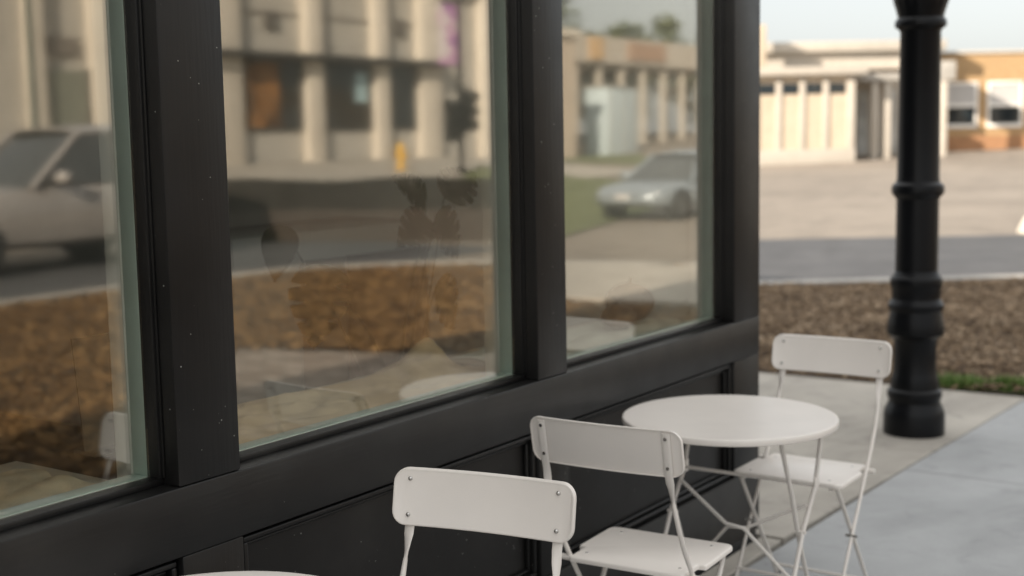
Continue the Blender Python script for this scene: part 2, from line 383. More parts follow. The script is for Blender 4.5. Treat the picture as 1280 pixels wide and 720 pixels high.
# ------------------------------------------------------------------ things in the window
def crumple(x0,x1,y0,y1,nx,ny,hfun,t=.004):
    V=[];F=[]
    for j in range(ny+1):
        for i in range(nx+1):
            u=i/nx; v=j/ny; x=x0+(x1-x0)*u+.02*math.sin(v*9+1.3); y=y0+(y1-y0)*v+.015*math.sin(u*7)
            V.append((x,y,hfun(u,v)))
    n=len(V); V+= [(x,y,z-t) for x,y,z in V]
    for j in range(ny):
        for i in range(nx):
            a=j*(nx+1)+i; q=(a,a+1,a+nx+2,a+nx+1); F.append(q); F.append(tuple(n+k for k in reversed(q)))
    b=[i for i in range(nx)]; 
    per=[(i,i+1) for i in range(nx)]+[(j*(nx+1)+nx,(j+1)*(nx+1)+nx) for j in range(ny)]+[(ny*(nx+1)+i+1,ny*(nx+1)+i) for i in range(nx)]+[((j+1)*(nx+1),j*(nx+1)) for j in range(ny)]
    for a,c in per: F.append((a,n+a,n+c,c))
    return MB().add(V,F)
from mathutils import noise as mn
z0=ZS-.006
def h2(u,v):
    tri=min(1,max(0,(v-.74)/.19)) if v<.93 else min(1,max(0,(.99-v)/.06))
    pk=.066*min(.86,tri**1.1)/.86*math.exp(-((u-.26)/.24)**2)*(1+.5*mn.noise(Vector((u*4,v*11,4))))
    f=abs(mn.noise(Vector((u*3,v*8,3))))*.022+abs(mn.noise(Vector((u*6,v*17,8))))*.009
    e=min(1,min(u,1-u)*6)
    return z0+.006+pk+f*e
o=crumple(-.50,-.15,2.02,3.18,40,120,h2).build('kraft_paper',M['kraft'],smooth=30); tag(o,'crumpled brown kraft paper spread on the shelf of the middle window','paper')
def h1(u,v): return z0+.006+abs(mn.noise(Vector((u*2,v*5,13))))*.03*min(1,min(u,1-u)*5)
o=crumple(-.42,-.16,.7,1.68,30,80,h1).build('burlap_cloth',M['burlap'],smooth=40); tag(o,'tan burlap cloth on the shelf of the near window','cloth')
o=crumple(-.21,-.15,1.22,1.42,10,14,lambda u,v: z0+.028+.012*math.sin(u*3+v*8)).build('paper_scrap',M['paper'],smooth=40); tag(o,'torn white paper scrap lying on the burlap cloth','paper')
o=crumple(-.48,-.15,3.28,4.36,30,80,lambda u,v: z0+.006+abs(mn.noise(Vector((u*2,v*6,33))))*.03*min(1,min(u,1-u)*5)).build('cloth_runner',simple('pale grey green cloth',(.76,.76,.66),.95,0,.12,6,.4,120),smooth=40); tag(o,'pale cloth runner on the shelf of the far window','cloth')
# lumpy dried gourds in the far window
def gourd(c,r,label,sq=.8):
    V=[];F=[];n=28;m=14
    for i in range(m+1):
        ph=-PI/2+PI*i/m
        for k in range(n):
            th=2*PI*k/n; rr=r*(1+.09*abs(math.sin(th*3.5))+.08*mn.noise(Vector((math.cos(th)*2+c[1],math.sin(th)*2,ph*2))))
            V.append((c[0]+rr*math.cos(ph)*math.cos(th),c[1]+rr*math.cos(ph)*math.sin(th),c[2]+r*sq*(1+math.sin(ph))))
    for i in range(m):
        for k in range(n): F.append((i*n+k,i*n+(k+1)%n,(i+1)*n+(k+1)%n,(i+1)*n+k))
    o=MB().add(V,F).build('dried_gourd',M['dried'],smooth=60); tag(o,label,'gourd',group='dried gourds in the far window')
    s=MB().sweep([(c[0],c[1],c[2]+2*r*sq-.005),(c[0]+.005,c[1]+.01,c[2]+2*r*sq+.02)],[.008,.005],6); s.build('stalk',M['dried'],o)
gourd((-.33,4.20,z0+.012),.085,'larger round brown gourd standing on the pale cloth in the far window',.86)
gourd((-.28,4.03,z0+.012),.06,'smaller brown gourd beside the larger one in the far window',.75)
# standing card in the near window
M['greycard']=simple('grey card',(.10,.085,.065),.8,0,.06,6)
o=thing('display_card','grey card standing on the shelf of the near window','card')
o.location=(-.41,1.90,z0)
MB().box(-.002,.002,-.06,.06,.012,.27,Matrix.Rotation(-.1,4,'Y')).build('card_face',M['greycard'],o)
MB().box(-.05,.03,-.055,.055,.001,.012).build('card_foot',M['greycard'],o,bevel=.002)
# pale desk further inside
d=thing('reception_desk','pale grey desk standing inside the shop behind the middle window','desk',(-1.55,4.0,.05))
MB().box(-.35,.15,-.75,.42,1.06,1.17).build('desk_top',M['desk'],d,bevel=.004)
MB().box(-.3,.12,-.73,-.38,0,1.058).build('desk_panel',M['desk'],d,bevel=.004)
MB().box(-.3,.12,.34,.4,0,1.058).build('desk_panel',M['room'],d,bevel=.004)
# house plant with broad split leaves
pl=thing('house_plant','dark split leaf house plant standing inside the middle window','plant',(-.82,3.45,.05))
MB().lathe([(.13,0),(.15,.02),(.18,.34),(.17,.35),(.16,.33)],24).build('pot',M['pot'],pl,smooth=40)
lf=MB(); st=MB()
def leaf(c,d,n,L,W,lobes=5):
    c=Vector(c); d=Vector(d).normalized(); n=Vector(n); n=(n-d*n.dot(d)).normalized(); b=d.cross(n)
    K=70; top=[];
    for i in range(K+1):
        t=i/K; w=W*math.sin(PI*min(1,t*1.02)**.62)**.8 if 0<t<1 else .0
        cut=max(0,math.sin(t*lobes*2*PI))**5; w*= (1-.6*cut*(t>.18))
        top.append((t,max(w,.003)))
    V=[];F=[]
    for t,w in top:
        droop=-.22*L*t*t
        for sgn,e in ((-1,1),(0,0),(1,1)):
            V.append(c+d*(L*t)+b*(sgn*w)+n*(droop+ .12*w*e))
    m=len(V); V+=[p-n*.002 for p in V]
    for i in range(K):
        for k in (0,1):
            a=i*3+k; q=(a,a+1,a+4,a+3); F.append(q); F.append(tuple(m+x for x in reversed(q)))
    lf.add(V,F)
    base=Vector((random.uniform(-.05,.05),random.uniform(-.05,.05),.33))
    mid=(base+c)/2+Vector((0,0,.14)); 
    st.sweep([base,base.lerp(mid,.5)+Vector((0,0,.06)),mid,c],[.004,.0035,.003,.0025],6)
P=Vector((-.82,3.45,.05))
def wl(c,d,n,L,W,lobes=5): leaf(Vector(c)-P,d,n,L,W,lobes)
wl((-.70,2.95,1.19),(0,-.10,-1),(.8,-.5,.1),.27,.10)
wl((-.72,2.80,1.32),(.05,-.1,-.9),(.8,-.3,.2),.17,.06,0)
wl((-.72,3.50,1.34),(.1,-.5,.35),(.8,-.3,.5),.2,.07)
wl((-.72,3.60,1.36),(.1,.5,.3),(.8,-.3,.5),.2,.08)
wl((-.72,3.55,1.30),(.1,.6,-.6),(.8,-.3,.5),.22,.09)
wl((-.72,3.5,1.30),(.2,-.7,-.25),(.8,-.2,.5),.2,.07)
wl((-.78,3.62,1.05),(0,.5,-.5),(.8,-.3,.5),.25,.1)
lf.build('leaves',M['leaf'],pl,smooth=60,recalc=False); st.build('stems',M['leaf'],pl,smooth=60)

# ------------------------------------------------------------------ chairs (local: +Y = forward, X = sideways)
def rrect(w,z0,z1,r,n=7):
    pts=[]
    for cx,cz,a0 in ((w-r,z1-r,0),(-w+r,z1-r,PI/2),(-w+r,z0+r,PI),(w-r,z0+r,1.5*PI)):
        for i in range(n+1):
            a=a0+PI/2*i/n; pts.append((cx+r*math.cos(a),cz+r*math.sin(a)))
    return pts
def make_chair():
    root=thing('folding_chair','','chair')
    # backrest: pressed sheet with a folded rim, slightly hollow towards the sitter
    W=.2115; zb,zt=.734,.856
    def sy(x,z): 
        t=(z-zb)/(zt-zb); return -.237-.024*t-.016*(1-(x/W)**2)
    def ring(inset,off):
        return [(x,sy(x,z)+off,z) for x,z in rrect(W-inset,zb+inset,zt-inset,.032-inset)]
    def seq(inset,off):
        w=W-inset; r=.032-inset; xs=[w-r+r*math.cos(PI/2*i/7) for i in range(8)]; dz=[r-r*math.sin(PI/2*i/7) for i in range(8)]
        mid=[(w-r)*(1-2*i/20) for i in range(1,20)]
        X=xs+mid+[-x for x in xs[::-1]]; D=dz+[0]*19+dz[::-1]
        return [(x,sy(x,zt-inset-d)+off,zt-inset-d) for x,d in zip(X,D)]+[(x,sy(x,zb+inset+d)+off,zb+inset+d) for x,d in zip(X[::-1],D[::-1])]
    s=MB(); R=[seq(.0050,.0062),seq(.0042,.0068),seq(.0018,.0064),seq(0,.0038),seq(0,-.004),seq(.0022,-.0048),seq(.003,-.0012)]
    n=len(R[0]); V=[p for r in R for p in r]; F=[]
    for i in range(len(R)-1):
        for k2 in range(n): F.append((i*n+k2,i*n+(k2+1)%n,(i+1)*n+(k2+1)%n,(i+1)*n+k2))
    h_=n//2; e_=(len(R)-1)*n
    for k2 in range(h_-1):
        F.append((k2,k2+1,n-2-k2,n-1-k2)); F.append((e_+k2+1,e_+k2,e_+n-1-k2,e_+n-2-k2))
    s.add(V,F)
    back=s.build('backrest',M['white'],root,smooth=35)
    for x in (-.173,.173):
        for z in (zb+.024,zt-.022):
            h=MB(); Mx=Matrix.Translation((x,sy(x,z)+.0066,z))@Matrix.Rotation(-PI/2,4,'X')
            h.lathe([(.0052,0),(.0050,.0016),(.0038,.0032),(.0018,.004)],14,M=Mx); h.build('screw',M['steel'],back,smooth=50)
            h=MB(); Mx=Matrix.Translation((x,sy(x,z)-.0078,z))@Matrix.Rotation(PI/2,4,'X')
            h.lathe([(.0045,0),(.0045,.002),(.002,.0022)],10,M=Mx); h.build('screw_tail',M['steel'],back,smooth=40)
    # uprights: flat strip behind the panel, a twist, then round tube to the front foot
    for sx in (-1,1):
        pts=[];rad=[]
        xx=.173
        prof=[(.848,-.2665),(.80,-.2575),(.74,-.2465),(.715,-.2415),(.69,-.2355),(.66,-.2275),(.63,-.218),(.58,-.197),(.52,-.164),(.455,-.121),(.40,-.082),(.30,-.012),(.20,.056),(.10,.121),(.012,.178)]
        for i,(z,y) in enumerate(prof):
            fl=max(0,min(1,(z-.63)/.09)); tw=(1-max(0,min(1,(z-.655)/.055)))*PI/2*.9*sx
            x=(xx+(.005 if z<.62 else .005*(.72-z)/.1 if z<.72 else 0))*sx
            off=-.0035 if z>.72 else 0
            pts.append((x,y+off,z)); a=.0075*(1-fl)+.0115*fl; b=.0062*(1-fl)+.0022*fl
            if z<.45: a,b=.0075,.0055
            rad.append((a,b,tw))
        u=MB().sweep(pts,rad,10,up=(1,0,0)).build('upright',M['white'],root,smooth=50)
        MB().lathe([(.010,0),(.011,.004),(.010,.022),(.007,.026)],10,c=(.178*sx,.178,0)).build('foot',M['rubber'],u,smooth=40)
        # crossing leg: seat front to rear foot
        l=MB().sweep([(.164*sx,.128,.440),(.166*sx,.10,.405),(.168*sx,-.02,.245),(.168*sx,-.195,.012)],[(.0075,.0055,0)]*4,10,up=(1,0,0)).build('leg',M['white'],root,smooth=50)
        MB().lathe([(.010,0),(.011,.004),(.010,.022),(.007,.026)],10,c=(.168*sx,-.200,0)).build('foot',M['rubber'],l,smooth=40)
        MB().sweep([(.158*sx,.020,.258),(.196*sx,.020,.258)],.0055,10).build('pivot',M['steel'],root,smooth=50)
    MB().sweep([(-.172,-.165,.053),(.172,-.165,.053)],.006,10).build('stretcher',M['white'],root,smooth=50)
    MB().sweep([(-.186,.112,.115),(.186,.112,.115)],.006,10).build('stretcher',M['white'],root,smooth=50)
    MB().sweep([(-.203,-.122,.4435),(-.19,-.122,.4435),(.19,-.122,.4435),(.203,-.122,.4435)],.0085,12).build('hinge_bar',M['white'],root,smooth=50)
    # seat: pressed plate, notched where the uprights pass, front edge rolled down
    hw=.186; hn=.164; out=[]
    def arc(cx,cy,r,a0,a1,n=5): return [(cx+r*math.cos(a0+(a1-a0)*i/n),cy+r*math.sin(a0+(a1-a0)*i/n)) for i in range(n+1)]
    out+=arc(hw-.022,.150-.022,.022,0,PI/2); out+=arc(-hw+.022,.150-.022,.022,PI/2,PI)
    out+=arc(-hw+.006,-.045,.006,PI,1.5*PI,3); out+=[(-hn-.004,-.052),(-hn,-.058)]
    out+=arc(-hn+.008,-.150+.008,.008,PI,1.5*PI,3); out+=arc(hn-.008,-.150+.008,.008,1.5*PI,2*PI,3)
    out+=[(hn,-.058),(hn+.004,-.052)]; out+=arc(hw-.006,-.045,.006,1.5*PI,2*PI,3)
    z=.456
    def sc(P,d):
        return [(x*(1-d/.19),y*(1-d/.16)) for x,y in P]
    n=len(out); V=[];F=[]
    for (d,dz) in ((.005,0),(.002,-.0012),(0,-.004),(0,-.013),(.003,-.013),(.004,-.004)):
        V+=[(x,y,z+dz) for x,y in sc(out,d)]
    for i in range(5):
        for k2 in range(n): F.append((i*n+k2,(i)*n+(k2+1)%n,(i+1)*n+(k2+1)%n,(i+1)*n+k2))
    F.append(tuple(range(n))); F.append(tuple(range(6*n-1,5*n-1,-1)))
    seat=MB().add(V,F).build('seat',M['white'],root,smooth=35)
    for x in (-.135,.135):
        for y in (-.10,.11):
            MB().lathe([(.0045,0),(.0042,.0008),(.002,.0014)],12,c=(x,y,z)).build('rivet',M['steel'],seat,smooth=50)
    for sx in (-1,1):
        MB().box(.150*sx-.008,.150*sx+.008,.085,.14,.432,.4425).build('bracket',M['white'],seat,bevel=.002)
    return root
ch=make_chair()
G='cream folding chairs along the shop front'
lab=['cream folding chair nearest the camera, only its backrest and upper uprights in view','cream folding chair seen from behind, its empty seat turned towards the round table','cream folding chair beyond the round table, in front of the black lamp post']
pose=[(.4975,1.9355,-1.3856),(.3954,3.0126,1.6301),(.4153,4.0321,-1.5628)]
for i,(x,y,a) in enumerate(pose):
    c=ch if i==0 else copy_tree(ch)
    c.location=(x,y,0); c.rotation_euler=(0,0,a-PI/2); tag(c,lab[i],'chair',G)

# ------------------------------------------------------------------ round folding tables
def make_table():
    root=thing('round_table','','table')
    r=.325
    MB().lathe([(r-.02,.690),(r-.004,.690),(r-.001,.692),(r,.697),(r,.705),(r-.0015,.709),(r-.006,.711),(r-.012,.7105),(.02,.7105)],96).build('tabletop',M['white'],root,smooth=30)
    for sx in (-1,1):
        w=.222*sx
        a=MB().sweep([(w,.195,.688),(w,.155,.55),(w,.135,.49),(w,.04,.37),(w,-.155,.012)],[(.0075,.0055,0)]*5,10,up=(1,0,0)).build('leg',M['white'],root,smooth=50)
        b=MB().sweep([(w-.016*sx,-.10,.688),(w-.016*sx,-.01,.50),(w-.016*sx,.04,.37),(w-.016*sx,.205,.012)],[(.0075,.0055,0)]*4,10,up=(1,0,0)).build('leg',M['white'],root,smooth=50)
        for o,x,y in ((a,w,-.160),(b,w-.016*sx,.210)):
            MB().lathe([(.010,0),(.011,.004),(.010,.02),(.007,.024)],10,c=(x,y,0)).build('foot',M['rubber'],o,smooth=40)
        MB().sweep([(w-.024*sx,.04,.37),(w+.010*sx,.04,.37)],.006,10).build('pivot',M['white'],root,smooth=50)
        MB().box(w-.004,w+.004,.128,.160,.475,.515).build('bracket',M['white'],root,bevel=.002)
    MB().sweep([(-.222,.137,.492),(.222,.137,.492)],.006,10).build('stretcher',M['white'],root,smooth=50)
    MB().box(-.222,.222,.18,.21,.672,.688).build('hinge_rail',M['white'],root,bevel=.003)
    MB().box(-.206,.206,-.115,-.085,.672,.688).build('hinge_rail',M['white'],root,bevel=.003)
    # bent bracing rods that meet in the middle
    MB().sweep([(-.214,.105,.452),(-.03,.040,.358),(.03,.040,.352),(.206,.165,.105)],.006,10).build('brace',M['white'],root,smooth=70)
    MB().sweep([(-.206,.165,.16),(-.03,.052,.346),(.03,.052,.350),(.214,.09,.44)],.0055,10).build('brace',M['white'],root,smooth=70)
    return root
tb=make_table(); tb.location=(.359,3.59,0)
tag(tb,'round cream folding table standing between two chairs by the black panels','table','round folding tables')
t2=copy_tree(tb); t2.location=(.33,1.522,0); tag(t2,'round cream table nearest the camera, only the far rim of its top in view','table','round folding tables')

# ------------------------------------------------------------------ lamp post
lp=thing('lamp_post','black cast iron lamp post with ringed base at the pavement edge','lamp post',(-.04,6.655,0))
q=.00415
LZ=[(-60,2.44),(2,2.193),(40,2.044),(222,1.317),(352,.787),(417,.518),(500,.171),(541,0),(600,0)]
def Z(v):
    for (a,za),(b,zb) in zip(LZ,LZ[1:]):
        if a<=v<=b: return za+(zb-za)*(v-a)/(b-a)
def Wd(w): return w*q/2
prof=[(Wd(74),0),(Wd(74.5),Z(538)),(Wd(74),Z(516)),(Wd(72),Z(512)),(Wd(66),Z(505)),(Wd(62),Z(501)),(Wd(62),Z(499)),(Wd(64),Z(497)),(Wd(66.5),Z(492)),(Wd(65),Z(487)),(Wd(59),Z(484)),(Wd(58),Z(474)),(Wd(55),Z(468)),(Wd(52),Z(462)),(Wd(51),Z(445)),(Wd(51.5),Z(426)),(Wd(56),Z(421)),(Wd(68),Z(417)),(Wd(69.5),Z(412)),(Wd(67),Z(402)),(Wd(63),Z(391)),(Wd(62),Z(388)),(Wd(66),Z(384)),(Wd(66.5),Z(380)),(Wd(62),Z(376)),(Wd(58.5),Z(373)),(Wd(58.5),Z(361)),(Wd(62),Z(357)),(Wd(63.5),Z(352)),(Wd(62),Z(347)),(Wd(55),Z(343)),(Wd(51),Z(338))]
m1=MB().lathe(prof,48,cap=True).build('post_base',M['lampblack'],lp,smooth=28)
prof=[(Wd(50.8),Z(338)+.001),(Wd(50.6),Z(248)),(Wd(55),Z(245)),(Wd(62),Z(241)),(Wd(63),Z(236)),(Wd(61),Z(231)),(Wd(52),Z(227)),(Wd(50.4),Z(222)),(Wd(47.6),Z(40)),(Wd(50),Z(37)),(Wd(60),Z(33)),(Wd(61),Z(29)),(Wd(59),Z(25)),(Wd(54),Z(22))]
MB().lathe(prof,48).build('shaft',M['lampblack'],lp,smooth=28)
# fluted bulb above the ring, then the upper shaft and the lantern
s=MB(); n=48; V=[];F=[]; rows=[(Wd(53),Z(22)+.001),(Wd(58),Z(12)),(Wd(64),Z(2)),(Wd(67),Z(-8)),(Wd(66),Z(-18)),(Wd(58),Z(-30)),(Wd(48),Z(-40))]
for i,(r_,z_) in enumerate(rows):
    for k2 in range(n):
        f_=1-.035*(k2%4==0)*(0<i<6); V.append((r_*f_*math.cos(2*PI*k2/n),r_*f_*math.sin(2*PI*k2/n),z_))
for i in range(len(rows)-1):
    for k2 in range(n): F.append((i*n+k2,i*n+(k2+1)%n,(i+1)*n+(k2+1)%n,(i+1)*n+k2))
s.add(V,F).build('fluted_bulb',M['lampblack'],lp,smooth=20)
MB().lathe([(Wd(48),Z(-40)),(.085,2.6),(.075,3.5),(.11,3.52),(.11,3.56),(.06,3.58)],32).build('upper_shaft',M['lampblack'],lp,smooth=30)
MB().lathe([(.06,3.58),(.17,3.62),(.2,3.72),(.2,4.0),(.1,4.18),(.03,4.2)],32).build('lantern_globe',simple('frosted globe',(.75,.74,.7),.3,0,.03,3,0),lp,smooth=40)
MB().lathe([(.13,4.15),(.12,4.22),(.03,4.3),(.01,4.42)],24).build('finial',M['lampblack'],lp,smooth=40)

# ------------------------------------------------------------------ buildings across the side street
def frame(o,z): 
    return Matrix.Translation((o[0],o[1],z))@Matrix(((e1.x,e2.x,0,0),(e1.y,e2.y,0,0),(0,0,1,0),(0,0,0,1)))
M['bwhite']=concrete('cream painted stucco',(.43,.39,.335),(.49,.45,.39),1.5,.2,.18)
M['btan']=concrete('tan wall panel',(.45,.375,.28),(.50,.425,.33),1.5,.2,.18)
M['bbrick']=bricks('ochre brick',(.38,.24,.115),(.42,.275,.135),(.42,.32,.2),9,.5,.25,.015,'Object',(PI/2,0,0))
M['bbrickdark']=bricks('rust brick base',(.32,.16,.075),(.37,.19,.09),(.3,.2,.13),9,.5,.25,.015,'Object',(PI/2,0,0))
wb=thing('white_building','low cream building with flat roof and clerestory windows across the side street','building',(-19.33,58.45,0)); wb.rotation_euler=(0,0,math.atan2(e1.y,e1.x))
B=gz(-19.3,58.4)-.3
wall=MB().box(-14,0,0,9,B,4.0).build('wall',M['btan'],wb)
MB().box(-14.1,.12,-.12,0-.003,B,.66).build('base_course',M['bwhite'],wb,bevel=.02)
for i in range(13):
    x1=-.28-1.07*i
    w=MB().box(x1-.80,x1-.05,-.03,-.004,3.18,3.66).build('window',M['darkframe'],wb)
    MB().box(x1-.77,x1-.08,-.036,-.0305,3.21,3.63).build('pane',M['darkglass'],w)
    MB().box(x1-1.07,x1-.82,-.07,-.003,.663,3.9).build('pilaster',M['bwhite'],wb,bevel=.01)
MB().box(-.26,.1,-.07,-.003,.663,3.9).build('pilaster',M['bwhite'],wb,bevel=.01)
MB().box(-14.4,.6,-.42,9,4.003,4.38).build('roof',M['bwhite'],wb,bevel=.02)
MB().box(-12.5,4.9,3.0,8.9,4.383,5.2).build('upper_wall',M['bwhite'],wb)
MB().box(-12.8,5.1,2.6,9.2,5.203,5.68).build('upper_roof',M['bwhite'],wb,bevel=.02)
MB().box(-4.4,-3.75,1.0,1.8,4.383,6.4).build('chimney',M['btan'],wb,bevel=.02)
e=MB().box(.003,4.8,3.05,9,B,4.0).build('entrance_wall',M['bwhite'],wb)
for x in (.2,.95,2.3,3.2):
    w=MB().box(x,x+.6,3.0,3.046,.35,3.4).build('window',M['bwhite'],e); MB().box(x+.05,x+.55,2.99,2.996,.4,3.35).build('pane',M['paintedreflglass'],w)
MB().box(.13,2.6,.9,3.04,3.72,4.1).build('porch_roof',M['curb'],wb,bevel=.02)
for x in (1.15,1.75,4.35):
    MB().box(x,x+.3,1.0,1.3,B,3.715).build('column',M['bwhite'],wb,bevel=.02)
MB().box(4.0,5.0,.95,3.04,3.72,4.6).build('porch_roof',M['curb'],wb,bevel=.02)

bb=thing('brick_building','ochre brick building with white sash windows beyond the lamp post','building',(-16.77,65.18,0)); bb.rotation_euler=(0,0,math.atan2(e1.y,e1.x))
MB().box(-6,16,0,9,1.12,5.06).build('wall',M['bbrick'],bb)
MB().box(-6.05,16.05,-.06,9,gz(-16,66)-.5,1.118).build('base_course',M['bbrickdark'],bb)
MB().box(-6.1,16.1,-.1,9.1,5.063,5.2).build('roof',M['bwhite'],bb,bevel=.02)
M['trim']=simple('white window trim',(.72,.70,.66),.5,0,.05,3,0)
for i in range(6):
    x=-.55+2.2*i; z0_,z1_=1.5,3.72
    w=MB()
    for a,b,c_,d_ in ((x,x+1.75,z1_-.14,z1_),(x,x+1.75,z0_,z0_+.18),(x,x+.14,z0_+.18,z1_-.14),(x+1.61,x+1.75,z0_+.18,z1_-.14),(x+.14,x+1.61,2.5,2.66)): w.box(a,b,-.08,-.004,c_,d_)
    w=w.build('window',M['trim'],bb,bevel=.01)
    MB().box(x+.141,x+1.609,-.04,-.005,2.661,z1_-.141).build('blind',M['blind'],w)
    MB().box(x+.141,x+1.609,-.04,-.005,z0_+.181,2.499).build('pane',M['darkglass'],w)

# ------------------------------------------------------------------ across the front street (seen mirrored in the glass)
M['cwall']=concrete('cream rendered shop wall',(.42,.385,.33),(.50,.46,.40),.8,.2,.18)
M['cpier']=concrete('cream stone pier',(.64,.58,.50),(.72,.66,.57),1.2,.2,.18)
M['cgrey']=concrete('grey beige panel',(.44,.42,.38),(.51,.485,.44),.8,.2,.18)
sb=thing('street_building','cream commercial building with piers and shop windows across the front street','building',(28,0,0))
b0=gz(28,30)
MB().box(.25,10,12,43,b0-.3,7.2).build('wall',M['cgrey'],sb)
MB().box(-.35,10.2,11.7,43.3,7.203,7.6).build('roof',M['cpier'],sb)
def pier(y0,y1,z1=7.2,x=-.1): MB().box(x,.247,y0,y1,b0-.2,z1).build('pier',M['cpier'],sb,bevel=.02)
for a,b in ((12.6,13.3),(16.2,16.9),(19.6,20.3),(22.2,22.7),(24.3,25.3),(26.8,29.1),(32.05,32.8),(35.5,36.2),(38.0,39.2),(41.8,43)): pier(a,b)
def cwin(y0,y1,z0,z1,m='darkglass'):
    w=MB().box(.15,.245,y0,y1,z0,z1).build('window',M['darkframe'],sb); MB().box(.14,.147,y0+.08,y1-.08,z0+.08,z1-.08).build('pane',M[m],w)
    return w
wn=cwin(29.1,32.03,1.85,4.1)
M['amber']=simple('amber poster',(.20,.095,.03),.6,0,.75,1.1,0)
MB().box(.125,.137,29.4,30.9,1.95,4.0).build('painted_reflection',M['amber'],wn)  # brown orange reflection in this window, painted as a mottled panel
wn=cwin(32.82,35.48,1.85,4.1); M['tealsign']=simple('pale blue window sticker',(.35,.50,.55),.6,0,.1,2,0)
MB().box(.125,.137,34.6,35.2,2.8,3.8).build('sticker',M['tealsign'],wn)
cwin(36.22,37.98,1.85,4.1)
MB().box(-.55,.13,26.8,39.5,4.12,4.3).build('canopy',M['darkframe'],sb)
d=MB().box(.12,.245,22.75,24.15,b0,3.55).build('door',simple('grey green door',(.22,.23,.19),.5),sb); MB().box(.08,.119,23.95,24.02,1.9,2.2).build('handle',M['steel'],d)
MB().box(.15,.245,23.0,24.0,3.95,4.45).build('sign_board',simple('taupe sign board',(.20,.18,.16),.6),sb)
MB().box(.12,.245,24.17,24.28,b0,3.6).build('downpipe',M['darkframe'],sb)
for y,z in ((30.4,5.1),(36.9,5.2)): MB().box(.1,.245,y,y+.5,z,z+.55).build('vent',simple('dark vent',(.12,.11,.1),.6),sb)
MB().box(.2,.247,26.8,39.5,5.55,5.62).build('band',simple('dark string course',(.2,.18,.16),.7),sb)
# side neighbour with ochre front
nb=thing('corner_shop','small cream pink shop beyond the cream commercial building','building',(30,0,0))
MB().box(0,9,44,52,gz(30,44)-.3,6).build('wall',simple('cream pink render',(.50,.42,.34),.8,0,.1,2),nb)
MB().box(-.2,9.2,43.8,52.2,6.003,6.3).build('roof',M['cpier'],nb)
w=MB().box(-.05,-.004,45,48,1.6,3.6).build('window',M['trim'],nb); MB().box(-.06,-.052,45.1,47.9,1.7,3.5).build('pane',M['darkglass'],w)
# canopy building with columns
cb=thing('columned_pavilion','long pale pavilion with a deep sign band on slim columns','building',(36,0,0))
g=gz(36,70)
MB().box(0,7,56,86,5.5,7.0).build('roof',M['bwhite'],cb)
for i,y in enumerate([57+2.55*k for k in range(12)]):
    MB().box(.2,.5,y,y+.3,g-.3,5.497).build('column',M['bwhite'],cb)
for y0,y1,z0_,z1_,m in ((63.2,64.6,5.7,6.9,'sorange'),(67.5,72,5.8,6.8,'srust'),(78,79.4,5.0,7.6,'sorange')):
    if m not in M: M[m]=simple('sign '+m,(.52,.34,.17) if m=='sorange' else (.34,.22,.15),.6)
    MB().box(-.12,-.004,y0,y1,z0_,z1_).build('sign_panel',M[m],cb)
ks=thing('utility_kiosk','pale blue grey metal kiosk standing on the lawn edge before the pavilion','kiosk',(33,60.5,gz(33,60)))
MB().box(-.7,.7,-1.6,1.6,-.2,3.5).build('cabin',simple('pale blue metal',(.38,.45,.48),.5,0,.06,3),ks,bevel=.03)
MB().box(-.8,.8,-1.7,1.7,3.503,3.6).build('roof',M['curb'],ks,bevel=.02)
for y in (-1.3,0,1.3): MB().box(-.74,-.703,y-.04,y+.04,0,3.5).build('rib',M['curb'],ks)

# trees behind the pavilion
def tree(x,y,h,r,label,seed):
    rnd=random.Random(seed); t=thing('tree',label,'tree',(x,y,gz(x,y)-.1),0,'trees behind the pavilion')
    s=MB(); s.sweep([(0,0,0),(.05,.03,h*.3),(-.06,.1,h*.55),(0,0,h*.8)],[.22,.17,.11,.04],8)
    tips=[]
    for i in range(9):
        a=i*2.4; z=h*rnd.uniform(.28,.6); d=r*rnd.uniform(.55,.9); p=(d*math.cos(a),d*math.sin(a),z+h*rnd.uniform(.1,.28))
        s.sweep([(0,0,z),(p[0]*.5,p[1]*.5,z+(p[2]-z)*.65),p],[.09,.06,.02],6); tips.append(p)
    s.build('trunk',M['bark'],t,smooth=60)
    l=MB(); cl=[Vector(p) for p in tips]+[Vector((rnd.gauss(0,r*.45),rnd.gauss(0,r*.45),h*rnd.uniform(.22,1))) for _ in range(22)]
    for c in cl:
        rr=r*rnd.uniform(.22,.42)
        for _ in range(150):
            d=Vector((rnd.gauss(0,1),rnd.gauss(0,1),rnd.gauss(0,.8))).normalized()*rr*rnd.uniform(.3,1)
            R=Matrix.Translation(c+d)@Matrix.Rotation(rnd.uniform(0,6.3),4,'Z')@Matrix.Rotation(rnd.uniform(-1,1),4,'X'); w=rnd.uniform(.2,.38)
            l.add([R@Vector(q) for q in ((-w,0,0),(0,-w*.5,.02),(w,0,0),(0,w*.5,.02))],[(0,1,2,3)])
    l.build('crown',M['treeleaf'],t,recalc=False)
M['bark']=simple('grey bark',(.13,.10,.075),.9,0,.3,5,.5,20)
M['treeleaf']=islands('tree leaves',[(0,(.04,.06,.018)),(.6,(.09,.115,.035)),(1,(.16,.17,.06))],.6)
TL=['broad green tree at the near end of the pavilion','second tree along behind the pavilion, fuller than the first','tallest tree behind the middle of the pavilion','small sparse tree behind the pavilion columns','fifth tree behind the pavilion, past the small sparse one','last dense tree at the far end of the pavilion']
for i,(x,y,h,r) in enumerate(((46,61,8,3.4),(48,67,8.5,3.2),(46,73,10.5,3.8),(45,78,6.5,2.4),(48,84,8,3.3),(46,91,8.5,3.8))): tree(x,y,h,r,TL[i],40+i)

